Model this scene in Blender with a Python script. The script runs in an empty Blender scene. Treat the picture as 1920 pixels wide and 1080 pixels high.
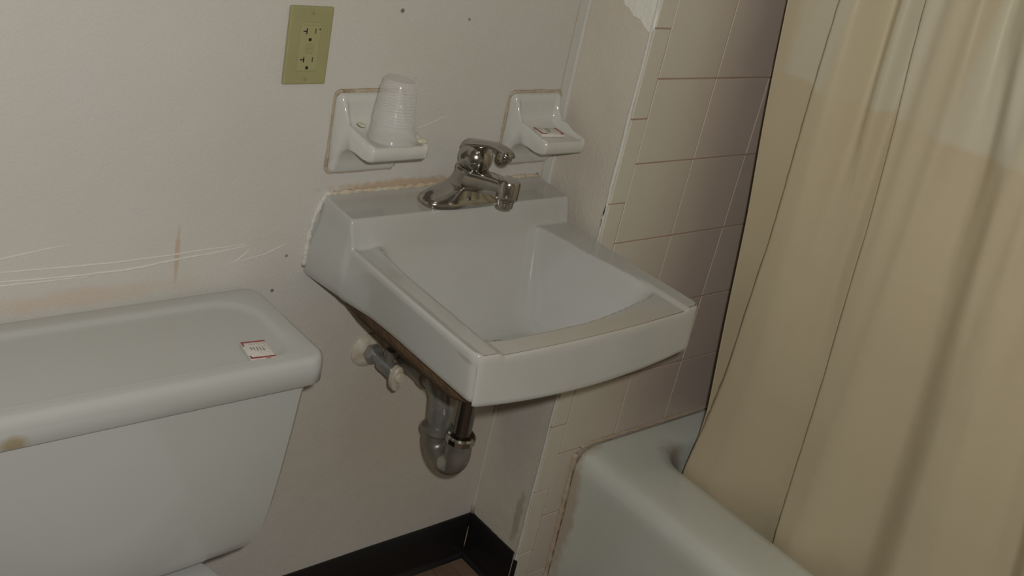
import bpy, bmesh, math, random
from mathutils import Vector, Matrix
random.seed(7)
scene = bpy.context.scene
COL = scene.collection

# ------------------------------------------------------------------ camera
CAM = Vector((-1.3706, -1.3491, 1.5364))
cr = Vector((0.75753102, -0.62143828, 0.19990301))
cu = Vector((0.13227082, 0.44599028, 0.8852102))
cf = Vector((0.6392583, 0.64413286, -0.42004962))
cd = bpy.data.cameras.new('camera'); cam = bpy.data.objects.new('camera', cd); COL.objects.link(cam)
cd.sensor_fit = 'HORIZONTAL'; cd.sensor_width = 36.0
cd.lens = 2046.98 / 1920 * 36.0
cd.clip_start = 0.02
m = Matrix.Identity(4)
for i in range(3):
    m[i][0] = cr[i]; m[i][1] = cu[i]; m[i][2] = -cf[i]; m[i][3] = CAM[i]
cam.matrix_world = m
scene.camera = cam

# ------------------------------------------------------------------ light
W = bpy.data.worlds.new('world'); scene.world = W; W.use_nodes = True
W.node_tree.nodes['Background'].inputs[0].default_value = (0.9, 0.92, 1.0, 1)
W.node_tree.nodes['Background'].inputs[1].default_value = 0.05

def light(name, kind, loc, energy, color, **kw):
    d = bpy.data.lights.new(name, kind); d.energy = energy; d.color = color
    for k, v in kw.items(): setattr(d, k, v)
    o = bpy.data.objects.new(name, d); COL.objects.link(o); o.location = loc
    return o
FLASH, FILL = 45.2, 1.2
# the photographer's flash, mounted beside the lens
fl = light('camera_flash', 'SPOT', CAM + cr * 0.06 + cu * 0.05, FLASH, (1.0, 0.975, 0.925), shadow_soft_size=0.018, spot_size=math.radians(140), spot_blend=0.4)
fl.rotation_euler = cam.matrix_world.to_euler()
# unseen ceiling light, added as a weak fill
light('ceiling_fill_light', 'POINT', (-0.95, -0.95, 2.26), FILL, (1.0, 0.95, 0.86), shadow_soft_size=0.09)

vs = scene.view_settings
vs.view_transform = 'Standard'; vs.look = 'None'; vs.gamma = 1.0; vs.use_curve_mapping = False
vs.exposure = 0.0

# ------------------------------------------------------------------ materials
def mat(name, base, rough=0.5, metal=0.0, spec=0.5, var=0.0, vscale=8.0, var2=None, bump=0.0, bscale=60.0,
        bump2=0.0, b2scale=6.0, coat=0.0, trans=0.0, alpha=1.0, ior=1.45, stains=(), sss=0.0):
    mt = bpy.data.materials.new(name); mt.use_nodes = True
    nt = mt.node_tree; N = nt.nodes; L = nt.links
    b = N['Principled BSDF']
    b.inputs['Base Color'].default_value = (*base, 1); b.inputs['Roughness'].default_value = rough
    b.inputs['Metallic'].default_value = metal; b.inputs['Specular IOR Level'].default_value = spec
    b.inputs['Coat Weight'].default_value = coat; b.inputs['Transmission Weight'].default_value = trans
    b.inputs['Alpha'].default_value = alpha; b.inputs['IOR'].default_value = ior
    geo = N.new('ShaderNodeNewGeometry')
    col = None
    if var > 0:
        nz = N.new('ShaderNodeTexNoise'); nz.inputs['Scale'].default_value = vscale
        nz.inputs['Detail'].default_value = 6; nz.inputs['Roughness'].default_value = 0.6
        L.new(geo.outputs['Position'], nz.inputs['Vector'])
        rp = N.new('ShaderNodeValToRGB')
        c2 = var2 or tuple(c * 0.7 for c in base)
        rp.color_ramp.elements[0].position = 0.35; rp.color_ramp.elements[1].position = 0.7
        rp.color_ramp.elements[0].color = (*base, 1)
        rp.color_ramp.elements[1].color = (*[base[i] * (1 - var) + c2[i] * var for i in range(3)], 1)
        L.new(nz.outputs['Fac'], rp.inputs['Fac']); col = rp.outputs['Color']
    for st in stains:
        # st: dict(centre, radii, color, amount, nscale): soft ellipsoid broken up by noise
        sub = N.new('ShaderNodeVectorMath'); sub.operation = 'SUBTRACT'
        L.new(geo.outputs['Position'], sub.inputs[0]); sub.inputs[1].default_value = st['c']
        dv = N.new('ShaderNodeVectorMath'); dv.operation = 'DIVIDE'
        L.new(sub.outputs[0], dv.inputs[0]); dv.inputs[1].default_value = st['r']
        ln = N.new('ShaderNodeVectorMath'); ln.operation = 'LENGTH'; L.new(dv.outputs[0], ln.inputs[0])
        nz = N.new('ShaderNodeTexNoise'); nz.inputs['Scale'].default_value = st.get('n', 40)
        nz.inputs['Detail'].default_value = 5
        L.new(geo.outputs['Position'], nz.inputs['Vector'])
        ad = N.new('ShaderNodeMath'); ad.operation = 'MULTIPLY_ADD'
        L.new(nz.outputs['Fac'], ad.inputs[0]); ad.inputs[1].default_value = st.get('k', 1.4)
        L.new(ln.outputs['Value'], ad.inputs[2])
        mr = N.new('ShaderNodeMapRange'); L.new(ad.outputs[0], mr.inputs['Value'])
        mr.inputs['From Min'].default_value = 0.6 + st.get('k', 1.4) * 0.5
        mr.inputs['From Max'].default_value = 0.6 + st.get('k', 1.4) * 0.5 + st.get('soft', 0.5)
        mr.inputs['To Min'].default_value = st['a']; mr.inputs['To Max'].default_value = 0
        mx = N.new('ShaderNodeMix'); mx.data_type = 'RGBA'
        L.new(mr.outputs[0], mx.inputs['Factor'])
        if col: L.new(col, mx.inputs['A'])
        else: mx.inputs['A'].default_value = (*base, 1)
        mx.inputs['B'].default_value = (*st['col'], 1); col = mx.outputs['Result']
    if col: L.new(col, b.inputs['Base Color'])
    if bump or bump2:
        prev = None
        for amt, sc in ((bump, bscale), (bump2, b2scale)):
            if not amt: continue
            nz = N.new('ShaderNodeTexNoise'); nz.inputs['Scale'].default_value = sc; nz.inputs['Detail'].default_value = 4
            L.new(geo.outputs['Position'], nz.inputs['Vector'])
            bp = N.new('ShaderNodeBump'); bp.inputs['Strength'].default_value = min(1, amt); bp.inputs['Distance'].default_value = 0.01
            L.new(nz.outputs['Fac'], bp.inputs['Height'])
            if prev: L.new(prev, bp.inputs['Normal'])
            prev = bp.outputs['Normal']
        L.new(prev, b.inputs['Normal'])
    return mt

CREAM = (0.60, 0.588, 0.555)
PEACH = (0.55, 0.40, 0.27)
M = {}
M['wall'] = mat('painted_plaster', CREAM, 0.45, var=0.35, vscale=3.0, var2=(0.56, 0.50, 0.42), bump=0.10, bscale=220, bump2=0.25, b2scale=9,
    stains=[dict(c=(-0.717, 0, 0.815), r=(0.0045, 0.05, 0.046), col=(0.50, 0.30, 0.17), a=0.5, n=60, k=0.9),
            dict(c=(-0.86, 0, 0.765), r=(0.12, 0.05, 0.012), col=(0.58, 0.42, 0.28), a=0.35, n=25, soft=1.0),
            dict(c=(-0.33, 0, 0.896), r=(0.12, 0.05, 0.010), col=(0.45, 0.28, 0.12), a=0.6, n=90, k=1.8, soft=0.8),
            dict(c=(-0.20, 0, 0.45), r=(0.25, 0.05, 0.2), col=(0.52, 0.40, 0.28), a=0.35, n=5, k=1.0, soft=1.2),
            dict(c=(-0.388, 0, 1.182), r=(0.0045, 0.02, 0.004), col=(0.10, 0.06, 0.04), a=0.8, n=90, k=0.6),
            dict(c=(-0.257, 0, 1.172), r=(0.003, 0.02, 0.003), col=(0.12, 0.08, 0.05), a=0.7, n=90, k=0.4),
            dict(c=(-0.553, 0, 0.730), r=(0.0035, 0.02, 0.0035), col=(0.10, 0.07, 0.05), a=0.8, n=90, k=0.4),
            dict(c=(-0.535, 0, 0.789), r=(0.003, 0.02, 0.003), col=(0.12, 0.08, 0.05), a=0.7, n=90, k=0.4)])
M['return'] = mat('painted_return', (0.65, 0.61, 0.53), 0.5, var=0.5, vscale=5, var2=(0.57, 0.50, 0.41), bump=0.12, bscale=180, bump2=0.3, b2scale=12,
    stains=[dict(c=(0, -0.07, 0.47), r=(0.05, 0.09, 0.25), col=(0.53, 0.54, 0.50), a=0.5, n=9),
            dict(c=(0, -0.13, 0.19), r=(0.05, 0.012, 0.07), col=(0.30, 0.25, 0.18), a=0.5, n=60)])
M['plaster'] = mat('white_spackle', (0.80, 0.81, 0.74), 0.7, bump=0.3, bscale=60)
M['ridge'] = mat('plaster_ridge_paint', (0.68, 0.665, 0.62), 0.5, bump=0.2, bscale=90)
M['room'] = mat('room_paint', (0.50, 0.45, 0.37), 0.7, var=0.2, vscale=2)
M['ceiling'] = mat('ceiling_paint', (0.6, 0.58, 0.52), 0.8, var=0.1)
D0 = 0.1576
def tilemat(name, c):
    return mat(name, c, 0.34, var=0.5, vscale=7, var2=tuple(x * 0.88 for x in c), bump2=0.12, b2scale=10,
               stains=[dict(c=(0.0, -D0, 0.95), r=(0.17, 0.2, 0.9), col=(0.66, 0.625, 0.53), a=0.9, n=9, k=0.5, soft=1.1)])  # lighter beige by the outer tile edge, fading to the right
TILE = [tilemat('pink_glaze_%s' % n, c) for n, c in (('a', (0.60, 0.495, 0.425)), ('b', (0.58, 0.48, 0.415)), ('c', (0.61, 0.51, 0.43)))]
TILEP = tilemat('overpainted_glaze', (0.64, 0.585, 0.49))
M['grout'] = mat('pinkish_grout', (0.40, 0.27, 0.20), 0.9, var=0.6, vscale=14, var2=(0.52, 0.42, 0.34), bump=0.2, bscale=200)
M['caulk'] = mat('old_caulk', (0.62, 0.56, 0.45), 0.55, var=0.8, vscale=22, var2=(0.50, 0.32, 0.15), bump=0.5, bscale=80)
M['dirty'] = mat('dirty_caulk', (0.40, 0.32, 0.22), 0.7, var=0.8, vscale=40, var2=(0.54, 0.48, 0.40), bump=0.4, bscale=100)
M['tub_caulk'] = mat('stained_tub_caulk', (0.52, 0.46, 0.36), 0.5, var=0.8, vscale=25, var2=(0.50, 0.37, 0.26), bump=0.3, bscale=80)
M['caulk_white'] = mat('white_caulk', (0.64, 0.63, 0.575), 0.5, var=0.5, vscale=30, var2=(0.57, 0.53, 0.46), bump=0.5, bscale=90)
M['porcelain'] = mat('sink_porcelain', (0.495, 0.50, 0.487), 0.14, spec=0.5, coat=0.3, var=0.45, vscale=6, var2=(0.455, 0.445, 0.405),
    stains=[dict(c=(-0.25, -0.415, 0.836), r=(0.24, 0.035, 0.012), col=(0.48, 0.43, 0.33), a=0.45, n=14, k=0.8),
            dict(c=(-0.25, -0.05, 0.888), r=(0.26, 0.05, 0.008), col=(0.47, 0.43, 0.35), a=0.4, n=14, k=0.8),
            dict(c=(-0.483, -0.405, 0.822), r=(0.02, 0.022, 0.004), col=(0.33, 0.31, 0.28), a=0.6, n=40, k=0.8)])
M['toilet'] = mat('toilet_porcelain', (0.505, 0.515, 0.50), 0.16, coat=0.3, var=0.3, vscale=4, var2=(0.48, 0.48, 0.455),
    stains=[dict(c=(-1.015, -0.235, 0.712), r=(0.016, 0.03, 0.012), col=(0.36, 0.27, 0.12), a=0.8, n=40, k=0.8, soft=0.7)])
M['tub'] = mat('tub_enamel', (0.68, 0.71, 0.66), 0.28, coat=0.15, var=0.5, vscale=5, var2=(0.60, 0.62, 0.54), bump2=0.1, b2scale=8,
    stains=[dict(c=(0.11, -0.17, 0.20), r=(0.06, 0.03, 0.2), col=(0.45, 0.34, 0.23), a=0.6, n=30),
            dict(c=(0.30, -0.235, 0.31), r=(0.05, 0.03, 0.05), col=(0.36, 0.25, 0.17), a=0.55, n=30)])
M['dish'] = mat('dish_ceramic', (0.60, 0.605, 0.57), 0.12, coat=0.4, var=0.3, vscale=18, var2=(0.55, 0.52, 0.46), bump2=0.12, b2scale=40)
M['chrome'] = mat('worn_chrome', (0.50, 0.49, 0.46), 0.16, metal=1.0, var=0.7, vscale=30, var2=(0.33, 0.32, 0.29))
M['pipe'] = mat('dull_chrome', (0.34, 0.335, 0.315), 0.33, metal=0.55, var=0.7, vscale=28, var2=(0.22, 0.215, 0.20), bump=0.1, bscale=90)
M['pipe_worn'] = mat('corroded_chrome', (0.27, 0.26, 0.23), 0.35, metal=0.5, var=0.5, vscale=35, var2=(0.12, 0.11, 0.08),
    stains=[dict(c=(-0.280, -0.176, 0.432), r=(0.02, 0.016, 0.026), col=(0.50, 0.50, 0.42), a=0.9, n=55, k=1.2, soft=0.15),
            dict(c=(-0.28, -0.150, 0.413), r=(0.02, 0.014, 0.016), col=(0.36, 0.28, 0.17), a=0.8, n=55, k=1.2, soft=0.2)])
M['dark_pipe'] = mat('dark_tailpiece_chrome', (0.22, 0.21, 0.195), 0.22, metal=1.0, var=0.4, vscale=20)
M['flange'] = mat('painted_flange', (0.60, 0.57, 0.49), 0.35, var=0.7, vscale=55, var2=(0.40, 0.31, 0.20))
M['rust'] = mat('rusty_underside', (0.20, 0.125, 0.065), 0.8, var=0.8, vscale=30, var2=(0.08, 0.05, 0.03), bump=0.4, bscale=70)
M['black'] = mat('black_vinyl', (0.012, 0.011, 0.012), 0.35, bump2=0.15, b2scale=20)
M['floor'] = mat('floor_underlay', (0.07, 0.045, 0.03), 0.7)
PLANK = [mat('plank_brown_%s' % n, c, 0.5, var=0.6, vscale=25, var2=tuple(x * 0.6 for x in c), bump=0.1, bscale=90) for n, c in
         (('a', (0.22, 0.145, 0.095)), ('b', (0.25, 0.17, 0.115)), ('c', (0.19, 0.125, 0.08)))]
M['plate'] = mat('ivory_plastic', (0.345, 0.325, 0.162), 0.4, var=0.2, vscale=20)
M['plate_face'] = mat('ivory_plastic_face', (0.36, 0.34, 0.175), 0.35)
M['slot'] = mat('dark_slot', (0.01, 0.009, 0.008), 0.6)
M['screw'] = mat('ivory_screw', (0.30, 0.26, 0.13), 0.4)
M['paper'] = mat('white_wrapper', (0.72, 0.69, 0.64), 0.5, var=0.3, vscale=120, var2=(0.6, 0.55, 0.5), bump=0.3, bscale=200)
M['red'] = mat('red_print', (0.30, 0.035, 0.04), 0.5, var=0.6, vscale=150, var2=(0.42, 0.15, 0.14))
M['ink'] = mat('grey_print', (0.20, 0.22, 0.20), 0.6)
M['scrap'] = mat('soap_scrap', (0.62, 0.61, 0.47), 0.4, var=0.4, vscale=80)

def cup_material():
    mt = mat('translucent_plastic', (0.93, 0.93, 0.92), 0.12, spec=0.5, trans=0.0)
    nt = mt.node_tree; b = nt.nodes['Principled BSDF']; out = nt.nodes['Material Output']
    b.inputs['Transmission Weight'].default_value = 0.25
    tr = nt.nodes.new('ShaderNodeBsdfTransparent'); tr.inputs[0].default_value = (0.985, 0.985, 0.985, 1)
    mx = nt.nodes.new('ShaderNodeMixShader'); mx.inputs[0].default_value = 0.34
    nt.links.new(tr.outputs[0], mx.inputs[1]); nt.links.new(b.outputs[0], mx.inputs[2])
    nt.links.new(mx.outputs[0], out.inputs['Surface'])
    return mt
M['cup'] = cup_material()

def curtain_material():
    mt = mat('cream_vinyl', (0.48, 0.41, 0.25), 0.42, spec=0.35)
    nt = mt.node_tree; N = nt.nodes; L = nt.links; b = N['Principled BSDF']
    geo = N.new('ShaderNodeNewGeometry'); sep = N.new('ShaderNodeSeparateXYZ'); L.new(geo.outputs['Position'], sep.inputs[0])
    # ragged line: lighter vinyl above about 1.17 m, browner below
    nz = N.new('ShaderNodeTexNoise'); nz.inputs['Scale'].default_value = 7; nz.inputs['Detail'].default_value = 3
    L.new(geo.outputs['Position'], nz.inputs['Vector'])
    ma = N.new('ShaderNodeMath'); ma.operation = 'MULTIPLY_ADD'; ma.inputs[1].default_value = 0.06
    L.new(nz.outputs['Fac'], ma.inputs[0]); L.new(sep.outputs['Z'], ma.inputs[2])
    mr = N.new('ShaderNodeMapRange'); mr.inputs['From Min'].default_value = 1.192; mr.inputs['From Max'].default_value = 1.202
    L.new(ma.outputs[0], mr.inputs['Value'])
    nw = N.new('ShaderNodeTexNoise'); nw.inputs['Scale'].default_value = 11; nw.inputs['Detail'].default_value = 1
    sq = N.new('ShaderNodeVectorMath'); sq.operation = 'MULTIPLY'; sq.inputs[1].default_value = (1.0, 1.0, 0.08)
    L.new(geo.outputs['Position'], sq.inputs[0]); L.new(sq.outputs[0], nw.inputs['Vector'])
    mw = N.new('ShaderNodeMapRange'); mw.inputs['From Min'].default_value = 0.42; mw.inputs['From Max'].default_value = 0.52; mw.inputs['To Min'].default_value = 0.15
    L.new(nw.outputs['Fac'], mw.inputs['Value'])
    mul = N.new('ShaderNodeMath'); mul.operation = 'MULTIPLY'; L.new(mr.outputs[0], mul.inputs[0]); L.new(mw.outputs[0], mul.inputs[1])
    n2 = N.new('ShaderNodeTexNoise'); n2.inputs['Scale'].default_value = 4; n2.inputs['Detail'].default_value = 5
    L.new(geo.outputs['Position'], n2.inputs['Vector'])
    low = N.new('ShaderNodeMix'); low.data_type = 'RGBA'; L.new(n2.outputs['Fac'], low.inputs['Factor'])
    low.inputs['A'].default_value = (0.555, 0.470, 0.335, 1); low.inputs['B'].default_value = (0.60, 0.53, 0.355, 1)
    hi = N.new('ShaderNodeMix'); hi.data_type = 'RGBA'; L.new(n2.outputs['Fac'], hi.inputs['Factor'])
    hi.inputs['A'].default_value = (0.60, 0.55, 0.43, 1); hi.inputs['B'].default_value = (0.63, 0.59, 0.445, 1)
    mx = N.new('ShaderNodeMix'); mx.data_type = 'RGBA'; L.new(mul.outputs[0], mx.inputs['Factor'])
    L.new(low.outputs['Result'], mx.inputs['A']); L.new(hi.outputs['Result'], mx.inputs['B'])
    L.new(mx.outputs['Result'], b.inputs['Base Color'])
    n3 = N.new('ShaderNodeTexNoise'); n3.inputs['Scale'].default_value = 22; n3.inputs['Detail'].default_value = 3
    L.new(geo.outputs['Position'], n3.inputs['Vector'])
    bp = N.new('ShaderNodeBump'); bp.inputs['Strength'].default_value = 0.12; bp.inputs['Distance'].default_value = 0.01
    L.new(n3.outputs['Fac'], bp.inputs['Height']); L.new(bp.outputs['Normal'], b.inputs['Normal'])
    return mt
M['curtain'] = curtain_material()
M['lamp_glass'] = mat('frosted_glass', (0.9, 0.88, 0.82), 0.4)

# ------------------------------------------------------------------ mesh helpers
def obj(name, bm, material, parent=None, smooth=False, angle=None, recalc=True):
    if recalc: bmesh.ops.recalc_face_normals(bm, faces=bm.faces[:])
    me = bpy.data.meshes.new(name); bm.to_mesh(me); bm.free()
    me.materials.append(material)
    if smooth:
        for p in me.polygons: p.use_smooth = True
        if angle: me.set_sharp_from_angle(angle=math.radians(angle))
    o = bpy.data.objects.new(name, me); COL.objects.link(o)
    if parent: o.parent = parent
    return o
def empty(name, loc):
    o = bpy.data.objects.new(name, None); COL.objects.link(o); o.location = loc; o.empty_display_size = 0.05
    bpy.context.view_layer.update()
    return o
def adopt(root):
    bpy.context.view_layer.update()
    for c in root.children: c.matrix_parent_inverse = root.matrix_world.inverted()
def tag(o, label, cat, group=None):
    o['label'] = label; o['category'] = cat
    if group: o['group'] = group
    return o
def struct(o):
    o['kind'] = 'structure'; return o
def box(bm, a, b, bev=0.0, seg=2):
    r = bmesh.ops.create_cube(bm, size=1.0)['verts']
    for v in r:
        v.co = Vector([(a[i] + b[i]) / 2 + v.co[i] * (b[i] - a[i]) for i in range(3)])
    if bev > 0:
        es = list({e for v in r for e in v.link_edges})
        bmesh.ops.bevel(bm, geom=es, offset=bev, segments=seg, profile=0.5, affect='EDGES')
    return bm
def B(a, b, bev=0.0, seg=2): return box(bmesh.new(), a, b, bev, seg)
def grid(bm, rows, close_u=False, close_v=False):
    V = [[bm.verts.new(p) for p in r] for r in rows]
    nu, nv = len(V), len(V[0])
    for i in range(nu - (0 if close_u else 1)):
        for j in range(nv - (0 if close_v else 1)):
            bm.faces.new((V[i][j], V[(i + 1) % nu][j], V[(i + 1) % nu][(j + 1) % nv], V[i][(j + 1) % nv]))
    return V
def loft(rings, cap0=True, cap1=True, bm=None):
    bm = bm or bmesh.new()
    V = grid(bm, rings, close_v=True)
    if cap0: bm.faces.new(V[0])
    if cap1: bm.faces.new(V[-1][::-1])
    return bm
def frame(d):
    d = d.normalized(); a = Vector((0, 0, 1)) if abs(d.z) < 0.9 else Vector((1, 0, 0))
    u = d.cross(a).normalized(); return u, d.cross(u).normalized()
def tube(path, radii, n=20, bm=None, caps=True, flat=1.0):
    path = [Vector(p) for p in path]
    if not hasattr(radii, '__len__'): radii = [radii] * len(path)
    rings = []; u = None
    for i, p in enumerate(path):
        d = (path[min(i + 1, len(path) - 1)] - path[max(i - 1, 0)])
        d.normalize()
        if u is None: u, w = frame(d)
        else:
            u = (u - d * u.dot(d)).normalized(); w = d.cross(u)
        rings.append([p + radii[i] * (math.cos(2 * math.pi * k / n) * u + flat * math.sin(2 * math.pi * k / n) * w) for k in range(n)])
    return loft(rings, caps, caps, bm)
def lathe(c, axis, prof, n=32, bm=None, caps=True):
    """prof: list of (distance along axis, radius)"""
    c = Vector(c); axis = Vector(axis).normalized(); u, w = frame(axis)
    rings = [[c + axis * h + r * (math.cos(2 * math.pi * k / n) * u + math.sin(2 * math.pi * k / n) * w) for k in range(n)] for h, r in prof]
    return loft(rings, caps, caps, bm)
def arc(c, r, a0, a1, u, w, n=10):
    c, u, w = Vector(c), Vector(u), Vector(w)
    return [c + r * (math.cos(a0 + (a1 - a0) * i / n) * u + math.sin(a0 + (a1 - a0) * i / n) * w) for i in range(n + 1)]
def rrect(cx, cy, hx, hy, r, z, seg=6):
    P = []
    for (sx, sy, a0) in ((1, 1, 0), (-1, 1, 90), (-1, -1, 180), (1, -1, 270)):
        for i in range(seg + 1):
            a = math.radians(a0 + 90 * i / seg)
            P.append((cx + sx * (hx - r) + r * math.cos(a), cy + sy * (hy - r) + r * math.sin(a), z))
    return P
def sstep(a, b, x):
    t = max(0.0, min(1.0, (x - a) / (b - a))); return t * t * (3 - 2 * t)
def lerp(a, b, t): return a + (b - a) * t
def interp(tab, x):
    if x <= tab[0][0]: return tab[0][1]
    for (x0, y0), (x1, y1) in zip(tab, tab[1:]):
        if x <= x1: return lerp(y0, y1, (x - x0) / (x1 - x0))
    return tab[-1][1]

# ------------------------------------------------------------------ setting
D = 0.1576             # depth of the tiled bump-out
TP = 0.1542            # tile pitch
XL, XR, YN, H = -1.80, 0.86, -1.75, 2.42

wall_back = struct(obj('wall_back', B((XL, 0, 0), (0.02, 0.06, H)), M['wall']))
wall_return = struct(obj('wall_return', B((0, -D + 0.006, 0), (0.06, 0.0, H)), M['return']))
wall_tiled = struct(obj('wall_tiled', B((0.0012, -D + 0.0006, 0), (XR, -0.001, H)), M['grout']))
struct(obj('wall_left', B((XL - 0.06, YN, 0), (XL, 0.06, H)), M['room']))
struct(obj('wall_near', B((XL - 0.06, YN - 0.06, 0), (XR + 0.06, YN, H)), M['room']))
struct(obj('wall_right', B((XR, YN, 0), (XR + 0.06, 0.06, H)), M['room']))
struct(obj('ceiling', B((XL - 0.06, YN - 0.06, H), (XR + 0.06, 0.06, H + 0.06)), M['ceiling']))
floor = struct(obj('floor', B((XL - 0.06, YN - 0.06, -0.06), (XR + 0.06, 0.06, -0.004)), M['floor']))

# floor strips: narrow brown boards running away from the back wall
pw, pl = 0.048, 0.29
pm = []
for mi in range(3):
    bm = B((0.0009, 0.0009, -0.004), (pw - 0.0009, pl - 0.0009, 0.0), 0.0008, 1)
    me = bpy.data.meshes.new('floor_board'); bm.to_mesh(me); bm.free(); me.materials.append(PLANK[mi]); pm.append(me)
for i in range(24):
    off = (i % 2) * pl / 2
    for j in range(5):
        x = -0.0005 - (i + 1) * pw; y = -0.002 - (j + 1) * pl + off
        if y + pl > 0: 
            if off == 0: continue
            y = -pl * 0.5 - 0.002
            o = bpy.data.objects.new('floor_board', pm[random.randrange(3)]); o.scale = (1, 0.5, 1)
        else:
            o = bpy.data.objects.new('floor_board', pm[random.randrange(3)])
        COL.objects.link(o); o.location = (x, y, 0); o.parent = floor

# wall tiles, each its own piece
SX = 0.0405
def tile(x0, x1, z0, z1, material, dy=0.0, name='tile'):
    g = 0.0013
    bm = B((x0 + g, -D - 0.001 + dy, z0 + g), (x1 - g, -D + 0.0055, z1 - g), 0.0010, 1)
    return obj(name, bm, material, wall_tiled)
Z0 = 0.5068
for k in range(-4, 13):
    z0 = Z0 + k * TP; z1 = z0 + TP
    if z1 < 0.01: continue
    z0 = max(z0, 0.0); z1 = min(z1, H)
    if z1 - z0 < 0.01: continue
    for c in range(6):
        x0 = SX + c * TP; x1 = min(x0 + TP, XR)
        if z1 < 0.30: x1 = min(x1, 0.10)
        if x1 - x0 < 0.012: continue
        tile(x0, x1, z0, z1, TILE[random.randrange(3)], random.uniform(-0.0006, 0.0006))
SP, SZ = 0.1568, 0.1122
for k in range(-1, 15):
    z0 = SZ + k * SP; z1 = z0 + SP
    z0 = max(z0, 0.0); z1 = min(z1, H)
    if z1 - z0 < 0.01: continue
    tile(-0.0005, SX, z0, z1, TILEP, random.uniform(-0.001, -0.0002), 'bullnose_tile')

# rough painted seam down the outer edge of the tiles
pts = [( -0.0005 + random.uniform(-0.0012, 0.0008), -D + 0.004, z * 0.03) for z in range(0, 60)]
obj('edge_seam', tube(pts, [0.0028 + random.uniform(-0.0009, 0.0012) for _ in pts], 8), M['ridge'], wall_return, True)
# dark gap where the seam has come away above the sink
obj('seam_crack', tube([(-0.0035, -D + 0.0035, z) for z in (0.852, 0.866, 0.880, 0.893)], [0.0006, 0.0017, 0.0014, 0.0004], 6), M['slot'], wall_return, True)
# caulk down the inner corner
pts = [(-0.001, -0.001, 0.11 + z * 0.03) for z in range(0, 70)]
obj('corner_caulk', tube(pts, [0.0045 + random.uniform(-0.001, 0.001) for _ in pts], 10), M['wall'], wall_return, True)
# hairline edge of an old panel joint beside the corner
obj('panel_joint', tube([(-0.0225, 0.0004, 0.60 + 0.05 * i) for i in range(32)], 0.0010, 6), M['dirty'], wall_back, True)

# white spackle patch at the tile edge
outline = [(-0.158, 1.208), (-0.150, 1.199), (-0.139, 1.204), (-0.125, 1.213), (-0.108, 1.214), (-0.094, 1.224), (-0.082, 1.226), (-0.074, 1.238), (-0.071, 1.262),
           (-0.078, 1.30), (-0.098, 1.325), (-0.13, 1.33), (-0.155, 1.32)]
bm = bmesh.new()
a = [bm.verts.new((0.0005, y, z)) for y, z in outline]; cy = sum(p[0] for p in outline) / len(outline); cz = sum(p[1] for p in outline) / len(outline)
b_ = [bm.verts.new((-0.0024, cy + (y - cy) * 0.95, cz + (z - cz) * 0.95)) for y, z in outline]
for i in range(len(a)):
    j = (i + 1) % len(a); bm.faces.new((a[i], a[j], b_[j], b_[i]))
bm.faces.new(b_); bm.faces.new(a[::-1])
obj('spackle_patch', bm, M['plaster'], wall_return)

# trowel ridges in the plaster above the tank
def ridge(P, r, name='plaster_ridge'):
    path = []
    for i in range(len(P) - 1):
        for k in range(6):
            t = k / 6; path.append((lerp(P[i][0], P[i + 1][0], t), 0.0003, lerp(P[i][1], P[i + 1][1], t) + random.uniform(-0.0004, 0.0004)))
    path.append((P[-1][0], 0.0003, P[-1][1]))
    n = len(path)
    rr = [r * (0.35 + 0.65 * math.sin(math.pi * min(1, (i + 1) / n * 1.0))) * random.uniform(0.8, 1.15) for i in range(n)]
    obj(name, tube(path, rr, 8), M['ridge'], wall_back, True)
ridge([(-1.15, 0.815), (-0.96, 0.818), (-0.88, 0.815), (-0.81, 0.813), (-0.74, 0.814), (-0.66, 0.817), (-0.60, 0.818)], 0.0016)
ridge([(-1.15, 0.802), (-0.96, 0.804), (-0.87, 0.800), (-0.79, 0.799), (-0.72, 0.806), (-0.64, 0.811), (-0.594, 0.816)], 0.0019)
ridge([(-1.05, 0.797), (-0.96, 0.798), (-0.90, 0.797), (-0.84, 0.796)], 0.0016)
ridge([(-1.10, 0.822), (-0.96, 0.838), (-0.90, 0.846), (-0.865, 0.848)], 0.0012)
ridge([(-0.62, 0.790), (-0.575, 0.796), (-0.55, 0.806), (-0.53, 0.812)], 0.0012)
ridge([(-0.64, 0.786), (-0.62, 0.792), (-0.605, 0.803), (-0.60, 0.811)], 0.0011)
ridge([(-0.34, 0.99), (-0.31, 0.995), (-0.285, 1.005), (-0.265, 1.012)], 0.0010)

# baseboards: black vinyl cove with a toe
BH = 0.1095
def cove(name, p0, p1, inward):
    p0, p1, inward = Vector(p0), Vector(p1), Vector(inward)
    prof = [(0, 0), (0.016, 0), (0.0165, 0.0012), (0.010, 0.004), (0.0058, 0.011), (0.0042, 0.022), (0.0038, BH - 0.002), (0.0022, BH), (0, BH)]
    n = 14; rings = []
    for i in range(n + 1):
        p = p0.lerp(p1, i / n)
        wob = random.uniform(-0.0006, 0.0006)
        rings.append([p + inward * d + Vector((0, 0, z + (wob if z > 0.05 else 0))) for d, z in prof])
    return struct(obj(name, loft(rings), M['black'], None, True, 40))
cove('baseboard_back', (XL, 0, 0), (-0.0005, 0, 0), (0, -1, 0))
cove('baseboard_return', (0, -0.0005, 0), (0, -D + 0.012, 0), (-1, 0, 0))
obj('baseboard_end', B((-0.0055, -D - 0.0035, 0), (0.0, -D + 0.006, BH - 0.012), 0.0015), M['black'], bpy.data.objects['baseboard_return'])
# split at the mitre of the baseboards
obj('mitre_seam', tube([(-0.0095, -0.0085, z) for z in (0.02, 0.035, 0.05, 0.068, 0.08)], [0.0003, 0.0012, 0.0014, 0.0010, 0.0002], 6), M['grout'], bpy.data.objects['baseboard_return'], True)

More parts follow.
